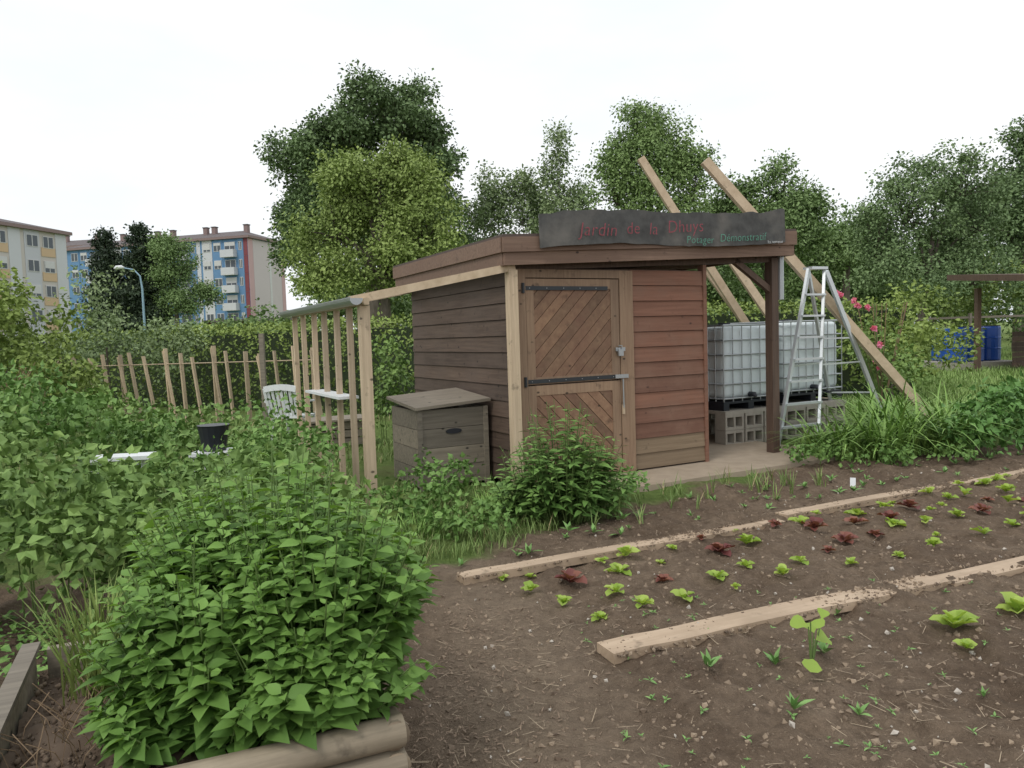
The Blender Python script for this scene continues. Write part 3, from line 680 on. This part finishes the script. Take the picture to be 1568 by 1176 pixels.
# ------------------------------------------------------------------ hedges
def hedge(name,p0,p1,h,th,lm=L_hedge,ls=.085,dens=220):
    p0=np.array(p0,float);p1=np.array(p1,float);L=np.linalg.norm(p1-p0);d=(p1-p0)/L;q=np.array([-d[1],d[0]])
    n=int(L*h*dens*1.6); u=R.random(n)*L; side=R.random(n); 
    top=side<.3; hh=h*(1+.06*(vnoise(u,u*0,1.2,3)-.5)+.035*R.normal(size=n))
    z=np.where(top,hh,R.random(n)*hh); o_=np.where(top,(R.random(n)-.5)*th,np.sign(R.random(n)-.35)*-.5*th)+R.normal(size=n)*.07
    P=np.stack([p0[0]+d[0]*u+q[0]*o_,p0[1]+d[1]*u+q[1]*o_,z],1)
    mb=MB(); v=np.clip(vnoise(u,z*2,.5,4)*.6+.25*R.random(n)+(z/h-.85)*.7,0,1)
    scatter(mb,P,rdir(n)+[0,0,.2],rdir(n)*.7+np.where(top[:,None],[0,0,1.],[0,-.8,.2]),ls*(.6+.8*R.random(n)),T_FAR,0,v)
    nrm=q*(th*.32)
    V=[(*(p0-nrm),0),(*(p1-nrm),0),(*(p1+nrm),0),(*(p0+nrm),0),(*(p0-nrm*.8),h*.93),(*(p1-nrm*.8),h*.93),(*(p1+nrm*.8),h*.93),(*(p0+nrm*.8),h*.93)]
    hexa(mb,V,1,0.); mb.build(name,[lm,plain('hedge_dark_core',(.03,.045,.018),1)])  # solid dark box fills the middle of the hedge behind its leaves
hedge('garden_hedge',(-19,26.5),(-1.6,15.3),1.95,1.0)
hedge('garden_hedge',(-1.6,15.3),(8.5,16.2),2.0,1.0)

def sub(lobes,k=9,f=.42,core=.68):
    o=[]
    for l in lobes:
        c=np.array(l[:3]); r_=np.array(l[3:6]); o.append((*c,*(r_*core),.15))
        for _ in range(k):
            d=rdir(1)[0]; 
            if d[2]<-.4: d[2]*=-1
            q=.68+.42*R.random(); g=f*(.45+.85*R.random()); o.append((*(c+d*r_*q),*(r_*g*[1,1,.8+.5*R.random()]),R.random()))
    return o
def bushobj(name,lobes,lm,ls,dens,nl,cr): 
    mb=MB(); crown(mb,sub(lobes,7),dens,nl,ls,cr,T_FAR,0,.45,.0); 
    for l in lobes: tube(mb,[(l[0],l[1],0),(l[0],l[1],l[2])],[.05,.02],5,1,.3,False)
    mb.build(name,[lm,M_bark])
bushobj('large_bush',[(-9.4,14,1.35,1.1,1.1,1.5),(-8.4,14.2,.7,.8,.9,.9),(-11.0,14.5,1.3,1.5,1.2,1.6)],L_hedge,.10,36,15,.13)
bushobj('garden_shrub',[(-9.4,17.5,1.6,1.1,.9,1.3),(-8.0,17.5,1.2,.7,.7,1.0)],L_birch,.09,28,14,.14)
bushobj('garden_shrub',[(7.6,15,.9,1.3,1,1.0),(9.6,18,1.1,1.5,1.2,1.1)],L_hedge,.10,30,13,.14)
bushobj('yellow_shrub',[(18.6,32,2.0,1.9,1.4,1.9),(20.5,33,2.2,1.5,1.2,2.1)],L_ash,.15,20,14,.2)
bushobj('garden_shrub',[(23,33,1.5,2,1.5,1.8),(14.0,31,1.2,1.6,1.2,1.3)],L_mid,.16,16,14,.25)

# ------------------------------------------------------------------ trees
def tree(name,base,lobes,lm,ls,dens,nl,cr,tr=.22,bark=M_bark,bias=.45,k=15,f=.34,core=.64):
    mb=MB(); bx,by=base; top=max(l[2] for l in lobes); mid=min(l[2] for l in lobes)
    c=np.mean([[l[0],l[1]] for l in lobes],0)
    tp=[(bx,by,-.1),(bx*.8+c[0]*.2,by,mid*.5),(bx*.4+c[0]*.6,by,mid),(c[0],by,top)]
    tube(mb,tp,[tr*1.15,tr,tr*.75,tr*.2],8,0,.5)
    sl_=sub(lobes,k,f,core)
    for l in lobes:
        st=np.array(tp[2]); en=np.array(l[:3]); md=(st+en)/2+[0,0,.3]
        tube(mb,[st,md,en],[tr*.45,tr*.3,tr*.12],6,0,.5)
    for s_ in sl_:
        en=np.array(s_[:3]); c0=min(lobes,key=lambda l:np.linalg.norm(np.array(l[:3])-en)); c0=np.array(c0[:3])-[0,0,.4]
        if np.linalg.norm(c0-en)>.5: tube(mb,[c0,(c0+en)/2+[0,0,.1],en],[tr*.16,tr*.1,tr*.04],4,0,.4,False)
    crown(mb,sl_,dens,nl,ls,cr,T_FAR,1,bias); mb.build(name,[bark,lm])
tree('large_dark_tree',(-8,45.5),[(-6.7,45,13.6,3.2,3.0,2.7),(-11.3,45,11.0,1.9,2.2,2.9),(-4.5,45,11.4,1.7,2.2,2.8),(-12.5,45,6.8,1.2,1.6,3.2),(-8.3,46,9,4.1,3.5,4.4),(-9.3,45,13.0,1.8,2,2.0),(-5.4,45,7,2.6,2.5,3.5),(-10.8,45,8.0,1.8,2,3)],L_dkt,.21,8,40,.36,.45)
tree('ash_tree',(-5.3,32),[(-5.0,32,7.0,2.1,2.0,1.9),(-7.2,32,6.3,1.4,1.6,1.6),(-3.4,32,6.1,1.4,1.7,1.7),(-5.6,32,4.0,2.8,2.3,1.5),(-6.1,32,8.4,1.4,1.3,1.0),(-4.1,32,8.3,1.1,1.1,1.1),(-7.9,32,4.4,1.1,1.3,1.3),(-3.2,32,4.0,1.1,1.3,1.2)],L_ash,.145,12,36,.26,.3,M_bark,.45,15,.36,.56)
tree('birch_tree',(-1.1,50),[(-1.1,50,9.0,1.1,1.1,3.3),(-.9,50,5,1.6,1.5,2.6),(-2.6,51,7.8,1.0,1,2.8)],L_birch,.18,11,26,.34,.14,M_birch,.45,12,.35,.55)
tree('birch_tree',(1.2,50),[(1.0,50,9.2,1.1,1.1,3.0),(1.2,50,5.5,1.7,1.5,2.6),(2.2,51,8.7,1.0,1,2.6)],L_birch,.18,11,26,.34,.14,M_birch,.45,12,.35,.55)
tree('birch_tree',(3.6,48),[(3.3,48,10.7,.8,.9,3.2),(3.8,48,7.2,1.7,1.5,3.0),(4.8,49,9,1.1,1,2.8)],L_birch,.18,11,26,.34,.14,M_birch,.45,12,.35,.55)
tree('poplar_tree',(8,42),[(8,42,9.8,2.5,2.3,2.4),(7.7,42,12.1,1.4,1.3,1.9),(6.0,42,9.2,1.1,1.3,2.3),(10.3,42,9.2,1.1,1.3,2.2),(8,42.5,6.2,3.4,2.5,2.7),(9,42,11.2,1.0,1.0,2.0),(6.6,42,11.0,.7,.8,1.6)],L_airy,.17,9,28,.36,.3,M_bark,.45,15,.34,.52)
tree('maple_tree',(17.2,48),[(17.4,48,9.5,2.1,2,2.3),(14.9,48,8.6,1.6,1.7,2.1),(17.2,48,5.8,3.3,2.4,3.0),(18.9,48,8,1.3,1.4,1.8),(13.2,49,7.5,1.3,1.3,1.9),(11.8,49,6.5,1.3,1.3,2.4)],L_mid,.2,8.5,30,.36,.3)
tree('lime_tree',(24.5,55),[(24.6,55,6.6,2.1,2,2.7),(22.5,56,6.3,1.6,1.6,2.3),(27,56,6.3,1.8,1.8,2.3)],L_mid,.22,8,30,.36,.3)
tree('willow_tree',(16.2,30),[(15.8,30,5.9,1.5,1.5,1.7),(17.8,30,6.9,1.5,1.4,1.5),(16.4,30,3.6,2.3,1.8,1.8),(14.6,30,4.6,.8,1.0,1.6),(19.0,30.5,5.6,1.0,1.1,1.8),(18.4,30,3.4,1.2,1.3,1.5)],L_wil,.125,13,32,.24,.16)
tree('oak_tree',(25.7,38),[(26.4,38,8.3,1.8,1.9,2.9),(25.2,38,5.0,2.0,1.9,2.8),(24.0,38.5,6.8,1.1,1.3,1.7),(28.5,38,7,2.1,2,3.6)],L_dkt,.18,9,32,.32,.3)
def conifer(name,x,y,h,rr):
    mb=MB(); tube(mb,[(x,y,0),(x,y,h*.6),(x,y,h)],[.25,.16,.03],7,0,.4)
    lob=[]
    for k in range(12):
        u=k/11; z=h*(.15+.80*u); q=rr*(1.1-u)**.5*(.75+.35*R.random())
        for j in range(7 if u<.8 else 4):
            a=R.random()*6.3; lob.append((x+q*.55*math.cos(a),y+q*.55*math.sin(a),z,q*.48+.2,q*.48+.2,.6,R.random()))
    crown(mb,lob,13,16,.24,.22,T_FAR,1,.5); mb.build(name,[M_bark,L_pine])
conifer('pine_tree',-37.2,70,12.6,2.3); conifer('pine_tree',-33.2,69,12.8,2.7); conifer('pine_tree',-35.2,72,10.5,2.4)
tree('roadside_tree',(-30,68),[(-30,68,8.0,2.0,1.9,2.8),(-29,68,5,2.4,2,2.4),(-31,68,10.0,1.0,1.0,1.4)],L_mid,.2,10,28,.35,.25)
mb=MB(); lob=[]
for k in range(60):
    x=-26+k*1.35+R.normal()*.6; y=62+R.normal()*3; h=6.2+2.6*R.random()+(1.5 if x>28 else 0)
    if x<-15: h*=.45
    lob.append((x,y,h*.55,2.0,1.8,h*.5)); tube(mb,[(x,y,0),(x,y,h*.7)],[.25,.08],5,0,.4)
crown(mb,sub(lob,5),5,22,.30,.42,T_FAR,1,.5); mb.build('distant_tree_line',[M_bark,L_mid])
mb=MB(); lob=[(x,95+R.normal()*4,5+2*R.random(),6,3,6+2*R.random()) for x in np.arange(-12,95,5.5)]
crown(mb,lob,3,24,.55,.8,T_FAR,0,.5); mb.build('distant_woods',[L_mid])
mb=MB(); lob=[(x,36+2*R.normal(),.8,1.7,1.2,1.3+.8*R.random()) for x in np.arange(-8,17,2.1)]
crown(mb,lob,11,16,.2,.25,T_FAR,0,.5,0); mb.build('undergrowth',[L_dkt])

# ------------------------------------------------------------------ bean stakes, chair and bits
e=empty('stake_fence'); mb=MB(); n=17
for k in range(n):
    u=k/(n-1); x=-9.6+5.7*u; y=16.2-1.4*u; z=1.42+.06*R.normal(); lx=-.10+.05*R.normal()
    beam(mb,(x,y,0),(x+lx,y+.02,z),.09,.03,0)
    if k%3==1: beam(mb,(x+.16,y-.12,0),(x+lx-.03,y,z-.05),.06,.025,0)
tube(mb,[(-9.8,16.2,1.2),(-3.8,14.8,1.22)],.012,5,0); 
mb.build('stakes',[M_palev],parent=e)
mb=MB(); box(mb,-4.55,-4.47,13.6,13.68,0,1.75); box(mb,-1.3,-1.22,12.2,12.28,0,1.2); mb.build('wooden_post',[M_grey])
e=empty('brushwood_pile'); mb=MB()
for k in range(36):
    a=R.random()*6.3; q=.25+.5*R.random(); tube(mb,[(-8.4+q*math.cos(a),12.7+q*math.sin(a),0),(-8.4+.25*R.normal(),12.7+.2*R.normal(),1.0+.4*R.random())],[.014,.006],4,0,None,False)
mb.build('sticks',[M_dry],parent=e)
e=empty('plastic_garden_chair',(-3.4,11.6,0),rad(165)); mb=MB()
for sx_,sy in((-1,-1),(1,-1),(-1,1),(1,1)):
    beam(mb,(sx_*.27,sy*.25,0),(sx_*.23,sy*.21,.43),.05,.035,0)
box(mb,-.25,.25,-.25,.24,.42,.45)
for k in range(7):
    x=-.2+.4*k/6; beam(mb,(x,.23,.45),(x*1.12,.33,.86),.042,.014,0)
for (za,zb2) in((-.27,-.2),(-.2,-.1),(-.1,0),(0,.1),(.1,.2),(.2,.27)):
    beam(mb,(za,.34,.90-.42*za*za),(zb2,.34,.90-.42*zb2*zb2),.03,.09,0)
for sx_ in(-1,1):
    beam(mb,(sx_*.25,.23,.44),(sx_*.27,.34,.88),.05,.03,0); beam(mb,(sx_*.29,-.22,.66),(sx_*.28,.3,.68),.055,.025,0); beam(mb,(sx_*.27,-.22,.44),(sx_*.29,-.22,.66),.045,.03,0)
mb.build('shell',[M_white],parent=e)
e=empty('white_bench',(-3.95,6.75,0),rad(10)); mb=MB(); box(mb,0,.6,0,.26,.53,.565)
for x in(.08,.47): box(mb,x,x+.05,.06,.20,0,.53)
mb.build('bench',[M_white],parent=e)
e=empty('black_bucket',(-3.25,8.1,.12)); mb=MB(); tube(mb,[(0,0,.3),(0,0,.56),(0,0,.58)],[.12,.16,.17],16,0); box(mb,-.2,.2,-.2,.2,.26,.3,1); 
for a,b_ in((-1,-1),(1,-1),(-1,1),(1,1)): box(mb,a*.16-.02,a*.16+.02,b_*.16-.02,b_*.16+.02,-.12,.26,1)
mb.build('bucket',[M_black,M_white],parent=e)
e=empty('wooden_crate',(-2.9,10.8,0),rad(25)); mb=MB()
for k in range(3): box(mb,0,.8,0,.03,.03+k*.12,.13+k*.12); box(mb,0,.8,.5,.53,.03+k*.12,.13+k*.12); box(mb,0,.03,.03,.5,.03+k*.12,.13+k*.12)
box(mb,-.05,.85,-.05,.6,.39,.42); mb.build('crate',[M_grey],parent=e)

e=empty('garden_shelter',(15.0,21.0,0),rad(10)); mb=MB()
for x,y in((0,0),(3.5,0),(0,2.5),(3.5,2.5)): box(mb,x,x+.14,y,y+.14,0,2.6,0)
hexa(mb,[(-.5,-.5,2.6),(4.2,-.5,2.6),(4.2,3.2,2.9),(-.5,3.2,2.9),(-.5,-.5,2.78),(4.2,-.5,2.78),(4.2,3.2,3.08),(-.5,3.2,3.08)],0,.5)
for z in np.arange(.1,1.1,.16): box(mb,1.2,3.5,2.4,2.44,z,z+.15,0)
mb.build('frame',[M_dark,M_fas],parent=e)
e=empty('post_and_rail_fence'); mb=MB()
for k in range(8):
    x=13+k*2.2; box(mb,x,x+.09,28.5,28.6,0,1.9)
box(mb,13,29,28.53,28.57,1.7,1.78); mb.build('rails',[M_grey],parent=e)

e=empty('street_lamp',(-25.2,52,0)); mb=MB(); tube(mb,[(0,0,0),(0,0,5.6),(-.1,0,6.5),(-.5,0,6.95),(-1.2,0,7.1)],[.1,.07,.05,.045,.04],9,0)
mb.build('pole',[plain('lamp_paint',(.28,.42,.52),.5,.2)],parent=e)
mb=MB(); tube(mb,[(-1.15,0,7.1),(-1.35,0,7.15),(-1.7,0,7.13),(-1.85,0,7.08)],[.06,.14,.14,.05],10,0); mb.build('lamp_head',[M_white],parent=e,smooth=True)

# ------------------------------------------------------------------ apartment buildings
M_glass=plain('window_glass',(.07,.085,.10),.15); M_wf=plain('window_frame_white',(.58,.58,.57),.5)
M_roof=plain('roof_slate',(.12,.10,.10),.8,0,.3,1.5)
def block(name,loc,rot,L,D,eave,floors,base,bays,endm,roofh,chim,z0=1.0,gable=False):
    e=empty(name,loc,rot); mb=MB(); box(mb,-L,0,0,D,0,eave,0,.5)
    if gable:
        box(mb,.0,.06,0,D*.12,0,eave-.05,1,.5); box(mb,.0,.06,D*.9,D,0,eave-.05,1,.5); box(mb,0.05,.09,D*.55,D*.6,1.5,eave-2,2,.5)
    mb.build('walls',[base,endm,M_wf],parent=e)
    mb=MB(); o=.5
    V=[(-L-o,-o,eave),(o,-o,eave),(o,D+o,eave),(-L-o,D+o,eave),(-L-o,-o,eave+.35),(o,-o,eave+.35),(o,D+o,eave+.35),(-L-o,D+o,eave+.35)]
    hexa(mb,V,1,.5)
    V=[(-L-o,-o,eave+.36),(o,-o,eave+.36),(o,D+o,eave+.36),(-L-o,D+o,eave+.36),(-L+D*.4,D/2,eave+.36+roofh),(-D*.4,D/2,eave+.36+roofh)]
    mb.add(V,[[[0,1,5,4],[2,3,4,5]],[[1,2,5],[3,0,4]]],0,.5)
    for x in chim: box(mb,x,x+.7,D*.35,D*.35+.7,eave+.5,eave+roofh+1.0,1,.3); box(mb,x-.08,x+.78,D*.35-.08,D*.35+.78,eave+roofh+1.0,eave+roofh+1.15,0,.3)
    mb.build('roof',[M_roof,plain('eave_trim',(.24,.17,.16),.7)],parent=e)
    mats=[M_glass,M_wf]; mb=MB(); fh=(eave-z0)/floors
    for f in range(floors):
        z=z0+f*fh
        for (x0,x1,kind,mt) in bays:
            if mt not in mats: mats.append(mt)
            mi=mats.index(mt)
            if kind=='panel': box(mb,x0,x1,-.06,.0,z+.02,z+fh-.02,mi,.5)
            if kind in('strip','window_s'): box(mb,x0,x1,-.05,.0,z+.0,z+fh,mi,.5)
            if kind=='spandrel': box(mb,x0,x1,-.07,.0,z+.0,z+fh*.36,mi,.5)
            if kind=='balcony': box(mb,x0,x1,-1.0,-.94,z,z+1.05,mi,.5); box(mb,x0,x1,-1.0,0,z-.12,z,1,.5); box(mb,x0,x0+.06,-.94,0,z,z+1.05,mi,.5);box(mb,x1-.06,x1,-.94,0,z,z+1.05,mi,.5)
            if kind in('window','balcony','spandrel','window_s'):
                a,c=x0+.25,x1-.25; zz0,zz1=(z+.95,z+2.3)
                box(mb,a,c,-.10,.0,zz0,zz1,1,.5); 
                nn=2 if c-a<2.2 else 3; ww=(c-a)/nn
                for q in range(nn): box(mb,a+q*ww+.07,a+(q+1)*ww-.07,-.12,-.101,zz0+.08,zz1-.08,0,.5)
                if R.random()<.45: box(mb,a+.05,c-.05,-.135,-.121,zz1-.1-.9*R.random(),zz1-.05,1,.5)
    mb.build('windows_and_balconies',mats,parent=e)
cr_=plain('render_cream',(.54,.50,.46),.85,0,.06,.3); bl_=plain('panel_blue',(.13,.26,.44),.7,0,.1,.3); rd_=plain('panel_darkred',(.22,.06,.07),.8)
pk_=plain('render_pink',(.54,.36,.36),.85,0,.06,.3); wh_=plain('render_white',(.58,.59,.61),.85,0,.06,.3); or_=plain('panel_orange',(.58,.42,.26),.7,0,.06,.3); gy_=plain('render_grey',(.52,.53,.56),.85,0,.06,.3); gw_=plain('gable_pinkish_white',(.56,.50,.50),.85,0,.06,.3)
bays=[]
for k in range(4):
    x=-k*8.6
    bays+=[(x-.75,x-.05,'panel',rd_ if k==0 else wh_),(x-1.9,x-.8,'window_s',bl_),(x-4.4,x-2.0,'balcony',wh_),(x-6.4,x-4.6,'window_s',bl_),(x-8.3,x-6.5,'window_s',bl_ if k%2 else wh_)]
block('apartment_building',(-40.4,118,0),rad(-15.4),35,10,18.2,6,bl_,bays,pk_,1.6,(-3,-9,-10.6,-17,-20,-27),1.6,True)
e=bpy.data.objects['apartment_building']
mb=MB(); box(mb,.0,.05,1.25,8.95,1.2,18.1,0,.5); mb.build('gable_render',[gw_],parent=e)
bays=[]
for k in range(7):
    x=-k*6.2
    bays+=[(x-1.6,x-.1,'strip',wh_),(x-3.6,x-1.7,'spandrel',or_),(x-5.8,x-3.8,'window_s',gy_)]
block('apartment_building',(-52.3,90,0),rad(76),38,12,15.2,5,cr_,bays,gy_,1.6,(-6,-14,-22),1.2)
block('apartment_building',(-80,150,0),rad(-10),30,12,22,7,cr_,[(-3,-1,'window',wh_),(-7,-4,'spandrel',pk_),(-12,-9,'window',wh_)],pk_,2,(-5,-12),1.2)
e=empty('roadside_kiosk',(-37,92,0),rad(-10)); mb=MB(); box(mb,0,12,0,4,0,4.4,0,.5); box(mb,-.3,12.3,-.4,4.4,4.4,4.7,1,.5)
for x in np.arange(1,11,2.4): box(mb,x,x+1.2,-.06,0,1,3.6,1,.3)
mb.build('walls',[rd_,M_roof],parent=e)
